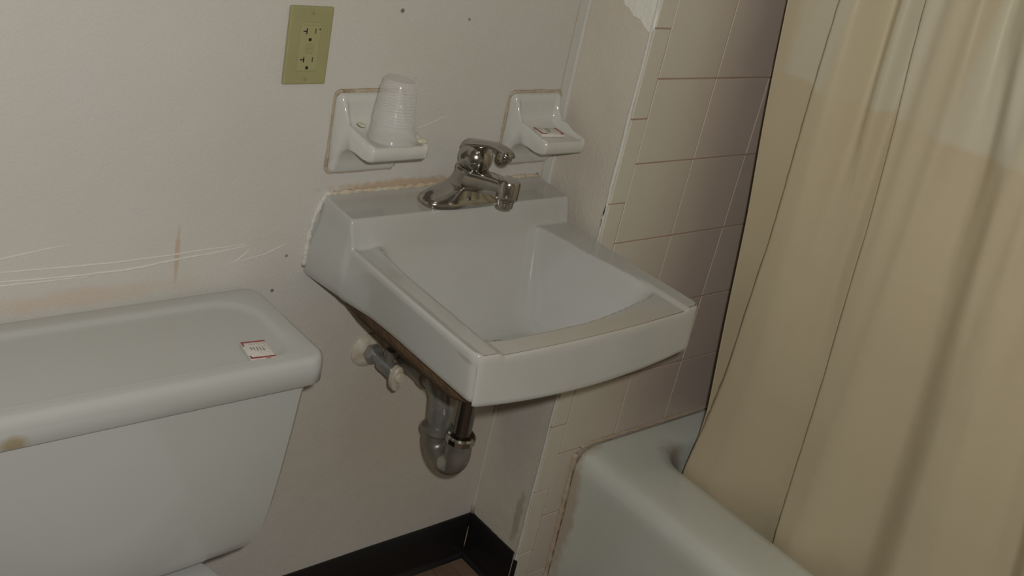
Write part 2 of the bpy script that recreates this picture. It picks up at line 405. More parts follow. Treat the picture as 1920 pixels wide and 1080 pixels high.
# ------------------------------------------------------------------ sink
def build_sink():
    root = empty('wall_sink', (-0.255, 0, 0.75))
    ZD, ZR = 0.886, 0.839
    def xl(s): return -0.481 - 0.012 * sstep(0.0, 0.43, s)
    def xr(s): return -0.026 + 0.005 * sstep(0.1, 0.43, s)
    def front(u): return 0.424 + 0.006 * (1 - u) + 0.010 * (1 - (2 * u - 1) ** 2) - 0.004 * u
    def bl(s): return xl(s) + 0.044
    def br(s): return xr(s) - lerp(0.070, 0.040, sstep(0.10, 0.36, s))
    def sf(u): return lerp(0.392, 0.358, sstep(0.45, 1.0, u) ) + 0.004 * (1 - (2 * u - 1) ** 2)
    def height(x, s):
        u = (x - xl(s)) / (xr(s) - xl(s))
        # front ledge sits a touch lower than the two side bands
        inner = sstep(xl(s) + 0.041, xl(s) + 0.046, x) * (1 - sstep(xr(s) - 0.040, xr(s) - 0.034, x))
        z = ZR - 0.0045 * inner * sstep(0.30, 0.34, s)
        # lip: side pads just behind the outer edge are slightly dished
        z -= 0.0028 * sstep(0.0, 0.006, x - xl(s) - 0.006) * (1 - sstep(0.034, 0.040, x - xl(s)) * (1 - sstep(0.15, 0.20, s)))
        # bowl
        dl = (x - bl(s)); dr = (br(s) - x); db = s - 0.094; df = sf(u) - s
        ts = [dl / 0.085, dr / 0.10, db / 0.115, df / 0.085]
        if min(ts) > 0:
            k = 9.0
            t = -math.log(sum(math.exp(-k * min(q, 3)) for q in ts)) / k
            t = max(0.0, min(t, min(ts)))
            dep = 0.138 * (1 - (1 - min(1, t)) ** 1.7)
            edge = sstep(0, 0.06, min(ts))
            z = z - dep * (0.5 + 0.5 * edge)
        # raised deck at the wall
        dk = 1 - sstep(0.082, 0.099, s)
        zd = ZD - 0.003 * sstep(0.02, 0.08, s) + 0.004 * (1 - sstep(0.0, 0.02, s))
        return lerp(z, zd, dk) if dk > 0 else z
    ss = sorted(set([round(v, 5) for v in [0.0, 0.006, 0.012, 0.018, 0.03, 0.045, 0.06, 0.074] + [0.08 + 0.0018 * i for i in range(14)] + [0.106 + 0.006 * i for i in range(40)]
                     ] ))
    ss = [s for s in ss if s < 0.345]; nfr = 26
    NU = 110
    us = [i / NU for i in range(NU + 1)]
    rows = []
    base_s = ss
    for u in us:
        F = front(u); col_ = []
        lst = base_s + [0.345 + (F - 0.345) * i / nfr for i in range(nfr + 1)]
        for s in lst:
            x = lerp(xl(s), xr(s), u); col_.append((x, s))
        rows.append(col_)
    ins = 0.004
    P = []; NR = {}
    for i, col_ in enumerate(rows):
        r = []
        for j, (x, s) in enumerate(col_):
            z = height(x, s); q = Vector((x, -s, z))
            rc = 0.016; F = front(us[i]); bb = min(x - xl(s), xr(s) - x); aa = F - s
            if aa < rc and bb < rc:            # round the two front corners in plan
                uu, vv = 1 - bb / rc, 1 - aa / rc
                k = max(uu, vv) / max(1e-6, math.hypot(uu, vv)); sg = -1 if x < -0.25 else 1
                q.x += sg * (uu * k - uu) * rc; q.y -= (vv * k - vv) * rc
                NR[(i, j)] = Vector((sg * uu, -vv, 0)).normalized()
            r.append(q)
        P.append(r)
    nu, nv = len(P), len(P[0])
    # perimeter loop: left edge (back->front), front edge, right edge (front->back), back edge
    idx = [(0, j) for j in range(nv)] + [(i, nv - 1) for i in range(1, nu)] + [(nu - 1, j) for j in range(nv - 2, -1, -1)] + [(i, 0) for i in range(nu - 2, 0, -1)]
    def nrm(i, j):
        if (i, j) in NR and NR[(i, j)].length > 0.5: return NR[(i, j)]
        n = Vector((0, 0, 0))
        if i == 0: n.x -= 1
        if i == nu - 1: n.x += 1
        if j == nv - 1: n.y -= 1
        return n.normalized() if n.length else n
    for i, j in idx:               # pull the top's rim in a little so that the edge can round over
        n = nrm(i, j); P[i][j] = P[i][j] - n * ins
    bm = bmesh.new()
    V = grid(bm, P)
    def ringv(off, fz):
        out = []
        for i, j in idx:
            p = P[i][j]; n = nrm(i, j); q = p + n * off; q.z = fz(p, i, j); out.append(bm.verts.new(q))
        return out
    def draft(i, j, amt):
        return amt
    rings = [[V[i][j] for i, j in idx],
             ringv(0.0022, lambda p, i, j: p.z - 0.0007), ringv(ins, lambda p, i, j: p.z - 0.0042)]
    # skirt
    def skirt(t):
        out = []
        for i, j in idx:
            p = P[i][j]; n = nrm(i, j); s = -p.y; u = (p.x + 0.481) / 0.455
            zb = 0.7585 - 0.012 * (1 - (2 * u - 1) ** 2) * sstep(0.3, 0.42, s) - 0.006 * (1 - sstep(0.0, 0.4, s))
            z = lerp(p.z - 0.0042, zb, t)
            q = p + n * ins
            if i == 0: q.x -= 0.020 * sstep(0, 1, t * 1.3) * max(0.0, 1 - s / 0.16) ** 1.0 - 0.009 * t * sstep(0.05, 0.25, s)     # flares out towards the wall
            if i == nu - 1: q.x -= 0.022 * t
            if j == nv - 1: q.y -= 0.005 * t
            q.z = z; out.append(bm.verts.new(q))
        return out
    for t in (0.12, 0.3, 0.5, 0.7, 0.88, 0.96): rings.append(skirt(t))
    def under(inset, dz):
        out = []
        src = rings[8]
        c = Vector((-0.255, -0.2, 0))
        for v in src:
            d = Vector((v.co.x, v.co.y, 0)) - c; k = 1 - inset / max(abs(d.x), abs(d.y), 0.05)
            q = c + d * k; q.y = min(q.y, 0.0); out.append(bm.verts.new((q.x, q.y, v.co.z + dz)))
        return out
    rings.append(under(0.003, -0.004)); rings.append(under(0.008, -0.004)); rings.append(under(0.016, 0.004))
    n = len(idx)
    for a_, b2 in zip(rings, rings[1:]):
        for k in range(n):
            bm.faces.new((a_[k], a_[(k + 1) % n], b2[(k + 1) % n], b2[k]))
    basin = obj('basin', bm, M['porcelain'], root, True, 55, recalc=True)
    # rusty cast underside of the bowl hanging below the skirt
    rr = []
    for (z, hx, hy, r) in ((0.757, 0.212, 0.188, 0.03), (0.735, 0.207, 0.182, 0.035), (0.713, 0.192, 0.164, 0.05), (0.694, 0.135, 0.110, 0.06), (0.682, 0.06, 0.05, 0.04)):
        rr.append(rrect(-0.258, -0.215, hx, hy, r, z))
    obj('basin_underside', loft(rr, cap0=False), M['rust'], root, True, 50)
    # drain in the bowl floor
    obj('drain', lathe((-0.255, -0.236, 0.6985), (0, 0, 1), [(-0.01, 0.024), (0.0015, 0.024), (0.003, 0.021), (0.001, 0.017), (-0.002, 0.003)], 28), M['chrome'], root, True, 40)
    # stained caulk where the deck meets the wall
    pts = [(-0.468 + i * 0.0055, -0.0015, 0.8905 + random.uniform(-0.0006, 0.001)) for i in range(80)]
    obj('back_caulk', tube(pts, [0.0035 + random.uniform(-0.0012, 0.0018) for _ in pts], 8), M['caulk'], root, True)
    pts = [(-0.466, 0.0, 0.892), (-0.475, 0.0, 0.889), (-0.482, 0.0, 0.882), (-0.487, 0, 0.872), (-0.492, 0, 0.858), (-0.497, 0, 0.838), (-0.500, 0, 0.815), (-0.5015, 0, 0.79), (-0.502, 0, 0.758)]
    pts = [Vector(pts[i]).lerp(Vector(pts[i + 1]), t / 4) for i in range(len(pts) - 1) for t in range(4)]
    obj('side_caulk', tube(pts, [0.0046 + random.uniform(-0.001, 0.0012) for _ in pts], 8), M['caulk_white'], root, True)
    adopt(root)
    tag(root, 'white wall-hung sink with a square bowl and raised faucet deck beside the tub', 'sink')
build_sink()

# ------------------------------------------------------------------ faucet
def build_faucet():
    FX, FY, Z = -0.249, -0.056, 0.8855
    root = empty('faucet', (FX, FY, Z))
    # oval base plate, rising towards the middle
    def oval(hx, hy, z, n=48, dy=0.0):
        P = []
        for k in range(n):
            a = 2 * math.pi * k / n; c, s = math.cos(a), math.sin(a)
            P.append((FX + hx * math.copysign(abs(c) ** 0.62, c), FY + dy + hy * math.copysign(abs(s) ** 0.75, s), z))
        return P
    rings = [oval(0.083, 0.0335, Z - 0.002), oval(0.084, 0.0345, Z + 0.003), oval(0.082, 0.033, Z + 0.008), oval(0.073, 0.029, Z + 0.014),
             oval(0.058, 0.0265, Z + 0.020), oval(0.042, 0.0245, Z + 0.025), oval(0.030, 0.0235, Z + 0.030)]
    obj('base_plate', loft(rings), M['chrome'], root, True, 50)
    # body column leaning up to the handle
    body = [(0.012, 0.0335, 0.0), (0.024, 0.0290, 0.001), (0.036, 0.0268, -0.003), (0.048, 0.0258, -0.008), (0.057, 0.0255, -0.011)]
    rings = [[(FX + r * math.cos(2 * math.pi * k / 36), FY + dy + r * math.sin(2 * math.pi * k / 36), Z + h) for k in range(36)] for h, r, dy in body]
    obj('body', loft(rings), M['chrome'], root, True, 50)
    # spout: deep box section reaching forward over the bowl
    secs = [(0.004, 0.036, 0.019, 0.0235), (-0.025, 0.040, 0.0185, 0.0225), (-0.055, 0.047, 0.0170, 0.0205), (-0.082, 0.0535, 0.0150, 0.0185), (-0.104, 0.0575, 0.0135, 0.0170)]
    rings = []
    for dy, h, hz, hx in secs:
        P = []
        for k in range(32):
            a = 2 * math.pi * k / 32; c, s = math.cos(a), math.sin(a)
            P.append((FX + hx * math.copysign(abs(c) ** 0.5, c), FY + dy, Z + h + 0.004 + hz * math.copysign(abs(s) ** 0.5, s)))
        rings.append(P)
    sp = obj('spout', loft(rings), M['chrome'], root, True, 50)
    ex = (FX, FY - 0.106, Z)
    tip = obj('spout_tip', lathe(ex, (0, 0, 1), [(0.045, 0.0150), (0.047, 0.0182), (0.050, 0.0186), (0.0735, 0.0186), (0.0770, 0.0168), (0.0780, 0.012)], 36), M['chrome'], sp, True, 40)
    obj('aerator', lathe(ex, (0, 0, 1), [(0.031, 0.0105), (0.032, 0.0130), (0.0415, 0.0130), (0.043, 0.0145), (0.047, 0.0145)], 32), M['chrome'], sp, True, 40)
    # handle: dome cap with a lever that runs forward to a rounded end
    hx = Vector((FX, -0.071, 0.9655))
    ball = bmesh.new(); bmesh.ops.create_uvsphere(ball, u_segments=36, v_segments=24, radius=0.0282)
    for v in ball.verts: v.co = Vector((v.co.x, v.co.y, v.co.z * 0.98)) + hx
    hd = obj('handle_dome', ball, M['chrome'], root, True)
    obj('handle_collar', lathe((FX, FY - 0.0075, Z), (0, -0.08, 1), [(0.055, 0.0255), (0.0565, 0.0275), (0.0615, 0.0275), (0.064, 0.0255)], 36), M['chrome'], root, True, 40)
    path = [Vector((FX, y, z)) for y, z in ((-0.043, 0.973), (-0.053, 0.984), (-0.073, 0.9895), (-0.093, 0.9955), (-0.111, 1.0010), (-0.128, 1.0030), (-0.144, 1.0010), (-0.153, 0.9970))]
    lv = obj('lever', tube(path, [0.013, 0.0185, 0.0190, 0.0165, 0.0140, 0.0125, 0.0118, 0.009], 22, flat=0.42), M['chrome'], root, True)
    kn = bmesh.new(); bmesh.ops.create_uvsphere(kn, u_segments=24, v_segments=16, radius=0.0122)
    for v in kn.verts: v.co += Vector((FX, -0.139, 0.9925))
    obj('lever_knob', kn, M['chrome'], lv, True)
    adopt(root)
    tag(root, 'worn chrome single-lever faucet standing on the sink deck', 'faucet')
build_faucet()

# ------------------------------------------------------------------ plumbing
def build_trap():
    X, YT, YA = -0.258, -0.186, -0.122
    root = empty('drain_trap', (X, YT, 0.40))
    obj('tailpiece', tube([(X, YT, 0.69), (X, YT, 0.495)], 0.0165, 28), M['dark_pipe'], root, True, 40)
    rc = (YA - YT) / 2; cy = (YA + YT) / 2; zc = 0.456
    U = arc((X, cy, zc), rc, math.pi, 2 * math.pi, (0, 1, 0), (0, 0, 1), 18)
    path = [Vector((X, YT, 0.486))] + U + [Vector((X, YA, 0.470))]
    obj('trap_bend', tube(path, [0.0225] + [0.0242] * (len(U)) + [0.0232], 28), M['pipe_worn'], root, True, 60)
    obj('slip_nut', lathe((X, YT, 0.482), (0, 0, 1), [(0, 0.0235), (0.002, 0.0268), (0.012, 0.0272), (0.016, 0.024), (0.019, 0.0172)], 12), M['chrome'], root, True, 25)
    obj('slip_nut', lathe((X, YA, 0.464), (0, 0, 1), [(-0.002, 0.0235), (0.0, 0.0285), (0.005, 0.0305), (0.011, 0.029), (0.015, 0.023)], 24), M['pipe_worn'], root, True, 30)
    re = 0.036; ze = 0.520
    E_ = arc((X, YA + re, ze), re, math.pi, math.pi / 2, (0, 1, 0), (0, 0, 1), 12)
    path = [Vector((X, YA, 0.468)), Vector((X, YA, 0.490))] + E_ + [Vector((X - 0.004, YA + re + 0.012, ze + re)), Vector((X - 0.012, -0.01, ze + re - 0.004)), Vector((X - 0.013, 0.004, ze + re - 0.004))]
    obj('trap_arm', tube(path, [0.0205, 0.0215] + [0.0242] * len(E_) + [0.0235, 0.0195, 0.0195], 28), M['pipe'], root, True, 60)
    obj('arm_collar', lathe((X - 0.003, YA + re + 0.004, ze + re), (0, 1, 0), [(0, 0.0245), (0.002, 0.0272), (0.011, 0.0272), (0.014, 0.0235)], 28), M['pipe'], root, True, 40)
    obj('wall_flange', lathe((X - 0.013, 0.0, ze + re - 0.004), (0, -1, 0), [(0, 0.036), (0.003, 0.035), (0.009, 0.026), (0.010, 0.020)], 32), M['flange'], root, True, 40)
    adopt(root)
    tag(root, 'dull chrome drain trap with a corroded bend hanging under the sink', 'pipe')
build_trap()

def build_valve():
    X, Z = -0.349, 0.582
    root = empty('supply_valve', (X, 0, Z))
    obj('wall_flange', lathe((X, 0, Z), (0, -1, 0), [(0, 0.0335), (0.003, 0.0330), (0.008, 0.027), (0.011, 0.018), (0.0115, 0.012)], 36), M['flange'], root, True, 40)
    obj('coupling_nut', lathe((X + 0.002, -0.008, Z), (0, -1, 0), [(0, 0.0165), (0.002, 0.0185), (0.016, 0.0185), (0.020, 0.0155)], 6), M['pipe'], root, True, 20)
    obj('stub_pipe', tube([(X + 0.002, -0.015, Z), (X + 0.002, -0.06, Z)], 0.0105, 20), M['pipe'], root, True, 40)
    obj('valve_body', lathe((X + 0.002, -0.045, Z), (0, -1, 0), [(0, 0.011), (0.002, 0.0145), (0.012, 0.0150), (0.016, 0.0140), (0.036, 0.0140), (0.040, 0.0115), (0.044, 0.008)], 28), M['pipe'], root, True, 40)
    obj('outlet_nut', lathe((X + 0.002, -0.064, Z + 0.008), (0, 0, 1), [(0, 0.0085), (0.012, 0.0085), (0.013, 0.0105), (0.026, 0.0105), (0.028, 0.007)], 12), M['pipe_worn'], root, True, 25)
    obj('riser', tube([(X + 0.002, -0.064, Z + 0.03), (X + 0.004, -0.064, Z + 0.07), (X + 0.030, -0.062, Z + 0.12), (X + 0.045, -0.06, Z + 0.18)], 0.005, 14), M['pipe_worn'], root, True)
    # oval handle on the front of the stem
    def ov(y, rx, rz): return [(X + 0.002 + rx * math.cos(2 * math.pi * k / 28), y, Z - 0.006 + rz * math.sin(2 * math.pi * k / 28)) for k in range(28)]
    hd = obj('handle', loft([ov(-0.084, 0.009, 0.018), ov(-0.087, 0.0125, 0.024), ov(-0.096, 0.0125, 0.024), ov(-0.099, 0.010, 0.020)]), M['flange'], root, True, 40)
    obj('handle_cap', lathe((X + 0.002, -0.097, Z), (0, -1, 0), [(0, 0.0105), (0.006, 0.0105), (0.0085, 0.0085), (0.009, 0.003)], 24), M['flange'], hd, True, 40)
    adopt(root)
    tag(root, 'painted supply stop valve with round wall flange under the left of the sink', 'valve')
build_valve()

# ------------------------------------------------------------------ soap dishes
def build_dish(cx, zb, zt, w, label):
    """flange on the wall from zb to zt, a scooped shelf standing out 0.1 m"""
    root = empty('soap_dish', (cx, 0, zb))
    zs = zb + 0.052; lip = zs + 0.026
    hw = w / 2
    # profile of the left and right cheeks (y, z, half width), from the flange top round to the flange bottom
    prof = [(0.0, zt, hw), (-0.008, zt - 0.001, hw - 0.001), (-0.0125, zt - 0.006, hw - 0.003), (-0.016, zt - 0.016, hw - 0.006), (-0.022, zt - 0.030, hw - 0.008),
            (-0.033, zt - 0.042, hw - 0.009), (-0.048, lip + 0.010, hw - 0.009), (-0.066, lip + 0.0035, hw - 0.009), (-0.085, lip + 0.001, hw - 0.009), (-0.095, lip, hw - 0.009),
            (-0.0995, lip - 0.003, hw - 0.010), (-0.1015, lip - 0.009, hw - 0.010), (-0.1005, zs + 0.005, hw - 0.010), (-0.096, zs, hw - 0.011), (-0.080, zs - 0.001, hw - 0.011),
            (-0.060, zs + 0.001, hw - 0.010), (-0.044, zs + 0.001, hw - 0.008), (-0.030, zs - 0.006, hw - 0.006), (-0.020, zs - 0.018, hw - 0.004), (-0.013, zs - 0.034, hw - 0.003), (-0.0115, zb + 0.006, hw - 0.002), (-0.008, zb + 0.001, hw - 0.001), (0.0, zb, hw)]
    rows = []
    NX = 44
    for i, (y, z, h) in enumerate(prof):
        r = []
        for k in range(NX + 1):
            u = -1 + 2 * k / NX
            au = abs(u)
            x = cx + h * math.copysign(min(1.0, au), u)
            yy, zz = y, z
            dip = 1 - sstep(0.76, 0.90, au)
            if 3 <= i <= 5:     # scooped back, between the cheeks
                yy += (0.004, 0.009, 0.017)[i - 3] * dip; zz -= (0.0, 0.002, 0.006)[i - 3] * dip
            if 6 <= i <= 9:
                zz -= (0.013, 0.0085, 0.0065, 0.0025)[i - 6] * dip
                if i == 6: yy += 0.018 * dip
                if i == 7: yy += 0.008 * dip
            # rounded outer edges
            e = sstep(0.93, 1.0, au)
            yy += e * 0.004 if y < -0.006 else 0
            if i in (8, 9, 10): zz -= e * 0.003
            er = max(0.0, min(1.0, (au * hw - (hw - 0.010)) / 0.010)); dz = 0.010 * (1 - math.sqrt(1 - er * er))
            if i <= 2: zz -= dz * (1.0, 0.95, 0.8)[i]          # rounded flange corners
            if i >= len(prof) - 3: zz += dz * (0.8, 0.95, 1.0)[i - len(prof) + 3]
            r.append((x, yy, zz))
        rows.append(r)
    bm = bmesh.new(); V = grid(bm, rows)
    for side in (0, NX):
        bm.faces.new([V[i][side] for i in range(len(rows))])
    obj('dish_body', bm, M['dish'], root, True, 60)
    # dirty caulk line round the flange
    P = rrect(cx, 0, hw + 0.0012, (zt - zb) / 2 + 0.0012, 0.0105, 0)
    zc = (zt + zb) / 2
    path = [Vector((x, -0.001, zc + q)) for x, q, _ in P]; path.append(path[0]); 
    dense = [path[i].lerp(path[i + 1], t / 5) for i in range(len(path) - 1) for t in range(5)]
    obj('caulk_line', tube(dense, [0.0024 + (0.0010 if p.z > zt - 0.004 else 0.0) + random.uniform(-0.0007, 0.0009) for p in dense], 8), M['dirty'], root, True)
    adopt(root)
    tag(root, label, 'soap dish', 'white ceramic dishes on the back wall')
    return lip
lipL = build_dish(-0.4225, 0.9276, 1.0567, 0.1255, 'white ceramic wall dish that holds the upturned plastic cup')
lipR = build_dish(-0.0800, 0.9195, 1.0490, 0.1160, 'white ceramic soap dish holding a wrapped soap, above the faucet')

# upturned plastic cup
def build_cup():
    c = Vector((-0.4165, -0.0640, lipL - 0.0035)); Hh = 0.0955
    root = empty('plastic_cup', c); K = 0.93
    prof = [(0.0, 0.0395), (0.0006, 0.0412), (0.003, 0.0416), (0.005, 0.0405), (0.007, 0.0395)]
    n = 12
    def rad(h): return lerp(0.0395, 0.0285, (h - 0.007) / (Hh - 0.007))
    prof.append((0.026, rad(0.026)))
    for i in range(n):
        h0 = 0.029 + i * 0.0046
        prof += [(h0, rad(h0)), (h0 + 0.0008, rad(h0) + 0.0012), (h0 + 0.0016, rad(h0) + 0.0016), (h0 + 0.0024, rad(h0) + 0.0012), (h0 + 0.0032, rad(h0))]
    prof += [(0.0855, rad(0.0855)), (Hh - 0.002, rad(Hh)), (Hh, rad(Hh) - 0.002), (Hh - 0.0005, rad(Hh) - 0.006)]
    inner = [(Hh - 0.0015, rad(Hh) - 0.007), (Hh - 0.004, rad(Hh) - 0.0025), (0.088, rad(0.088) - 0.0009), (0.03, rad(0.03) - 0.0009), (0.004, 0.0389), (0.0, 0.0389)]
    bm = lathe(c, (0, 0, 1), [(h, r * K) for h, r in prof], 48, caps=False)
    lathe(c, (0, 0, 1), [(Hh - 0.0005, (rad(Hh) - 0.006) * K), (Hh - 0.0005, 0.0004)], 48, bm, caps=False)
    obj('cup_wall', bm, M['cup'], root, True, 70)
    adopt(root)
    tag(root, 'clear ribbed plastic cup stood upside down on the ceramic wall dish', 'cup')
build_cup()

# scrap of old soap on the front corner of the cup's dish
def scrap(name, c, r, label):
    bm = bmesh.new(); bmesh.ops.create_icosphere(bm, subdivisions=3, radius=1)
    for v in bm.verts:
        k = 1 + 0.12 * math.sin(5 * v.co.x + 2) * math.cos(4 * v.co.y)
        v.co = Vector((v.co.x * r[0] * k, v.co.y * r[1] * k, v.co.z * r[2])) + Vector(c)
    o = obj(name, bm, M['scrap'], None, True)
    tag(o, label, 'soap')
scrap('soap_scrap', (-0.3795, -0.0905, lipL + 0.002), (0.0095, 0.0060, 0.0045), 'worn scrap of soap on the front corner of the cup dish')
scrap('soap_remnant', (-0.4655, -0.050, lipL + 0.0165), (0.005, 0.009, 0.0026), 'crusty soap remnant on the rim of the dish left of the cup')

# wrapped soaps
def build_soap(c, rz, sx, sy, h, label, tilt=0.0):
    root = empty('wrapped_soap', c)
    bm = B((-sx / 2, -sy / 2, 0), (sx / 2, sy / 2, h), 0.0018, 2)
    wr = obj('wrapper', bm, M['paper'], root, True, 40)
    t = h + 0.0002
    def strip(x0, y0, x1, y1, m_, nm): obj(nm, B((x0, y0, t - 0.0004), (x1, y1, t)), m_, wr)
    w = 0.0034
    strip(-sx / 2 + 0.001, sy / 2 - w - 0.0005, sx / 2 - 0.001, sy / 2 - 0.0005, M['red'], 'red_border')
    strip(-sx / 2 + 0.001, -sy / 2 + 0.001, sx / 2 - 0.001, -sy / 2 + w + 0.001, M['red'], 'red_border')
    strip(-sx / 2 + 0.0008, sy / 2 - 0.012, -sx / 2 + 0.003, sy / 2 - 0.003, M['red'], 'red_border')
    strip(-sx / 2 + 0.0008, -sy / 2 + 0.003, -sx / 2 + 0.003, -sy / 2 + 0.009, M['red'], 'red_border')
    obj('red_seal', B((0.003, -sy / 2 - 0.0003, h - 0.005), (0.010, -sy / 2 + 0.001, h - 0.0006)), M['red'], wr)
    bm = bmesh.new()
    x = -sx * 0.26
    for i in range(5):      # blurred grey print
        box(bm, (x, -sy * 0.04 - 0.0012 * i + 0.002, t - 0.0004), (x + 0.0013, sy * 0.13 - 0.0008 * i + 0.002, t))
        if i % 2 == 0: box(bm, (x, sy * 0.04 - 0.001 * i, t - 0.0004), (x + 0.003, sy * 0.04 - 0.001 * i + 0.0012, t))
        x += 0.0042
    obj('grey_print', bm, M['ink'], wr)
    root.rotation_euler = (tilt, 0, rz)
    tag(root, label, 'soap', 'small wrapped soaps')
    bpy.context.view_layer.update()
build_soap((-0.6765, -0.186, 0.7440), math.radians(-7), 0.037, 0.047, 0.0060, 'small wrapped soap with red print lying on the toilet tank lid')
build_soap((-0.0830, -0.0555, lipR - 0.0055), math.radians(80), 0.032, 0.047, 0.0065, 'small wrapped soap with red print in the ceramic dish above the faucet')

# ------------------------------------------------------------------ outlet
def build_outlet():
    x0, z0, w, h = -0.5804, 1.0707, 0.070, 0.1143
    cx, cz = x0 + w / 2, z0 + h / 2
    root = empty('wall_outlet', (cx, 0, z0))
    obj('cover_plate', B((x0, -0.0065, z0), (x0 + w, 0.0, z0 + h), 0.0022, 2), M['plate'], root)
    f = -0.0065
    fc = obj('receptacle_face', B((cx - 0.0165, f - 0.0016, cz - 0.0365), (cx + 0.0165, f + 0.002, cz + 0.0345), 0.0008, 1), M['plate_face'], root)
    y = f - 0.0016
    def slot(a, b, nm='slot', m_='slot'): obj(nm, B((cx + a[0], y - 0.0003, cz + a[1]), (cx + b[0], y + 0.001, cz + b[1])), M[m_], fc)
    for s in (0.0220, -0.0195):
        bm = B((cx - 0.0078, y - 0.0003, cz + s - 0.0038), (cx - 0.0062, y + 0.001, cz + s + 0.0045))
        box(bm, (cx - 0.0128, y - 0.0003, cz + s - 0.0006), (cx - 0.0068, y + 0.001, cz + s + 0.0010))
        obj('neutral_slot', bm, M['slot'], fc)
        slot((0.0066, s - 0.0030), (0.0078, s + 0.0042), 'hot_slot')
        obj('ground_hole', lathe((cx - 0.0004, y + 0.001, cz + s - 0.0118), (0, -1, 0), [(0, 0.0025), (0.0013, 0.0025)], 16), M['slot'], fc)
    obj('indicator', lathe((cx + 0.0138, y + 0.001, cz + 0.0255), (0, -1, 0), [(0, 0.0012), (0.0013, 0.0012)], 10), M['slot'], fc)
    for dz in (0.0012, -0.0062):
        obj('test_button', B((cx - 0.0062, y - 0.0012, cz + dz - 0.0032), (cx + 0.0062, y + 0.001, cz + dz + 0.0032), 0.0005, 1), M['plate'], fc)
    obj('print_line', B((cx - 0.013, y - 0.0002, cz + 0.0305), (cx + 0.013, y + 0.001, cz + 0.0313)), M['screw'], fc)
    for dz in (0.0484, -0.0484):
        sc = obj('screw', lathe((cx, f + 0.0005, cz + dz), (0, -1, 0), [(0, 0.0032), (0.0010, 0.0030), (0.0014, 0.002)], 16), M['screw'], root)
    adopt(root)
    tag(root, 'ivory electrical outlet with a rectangular cover plate on the back wall', 'outlet')
build_outlet()

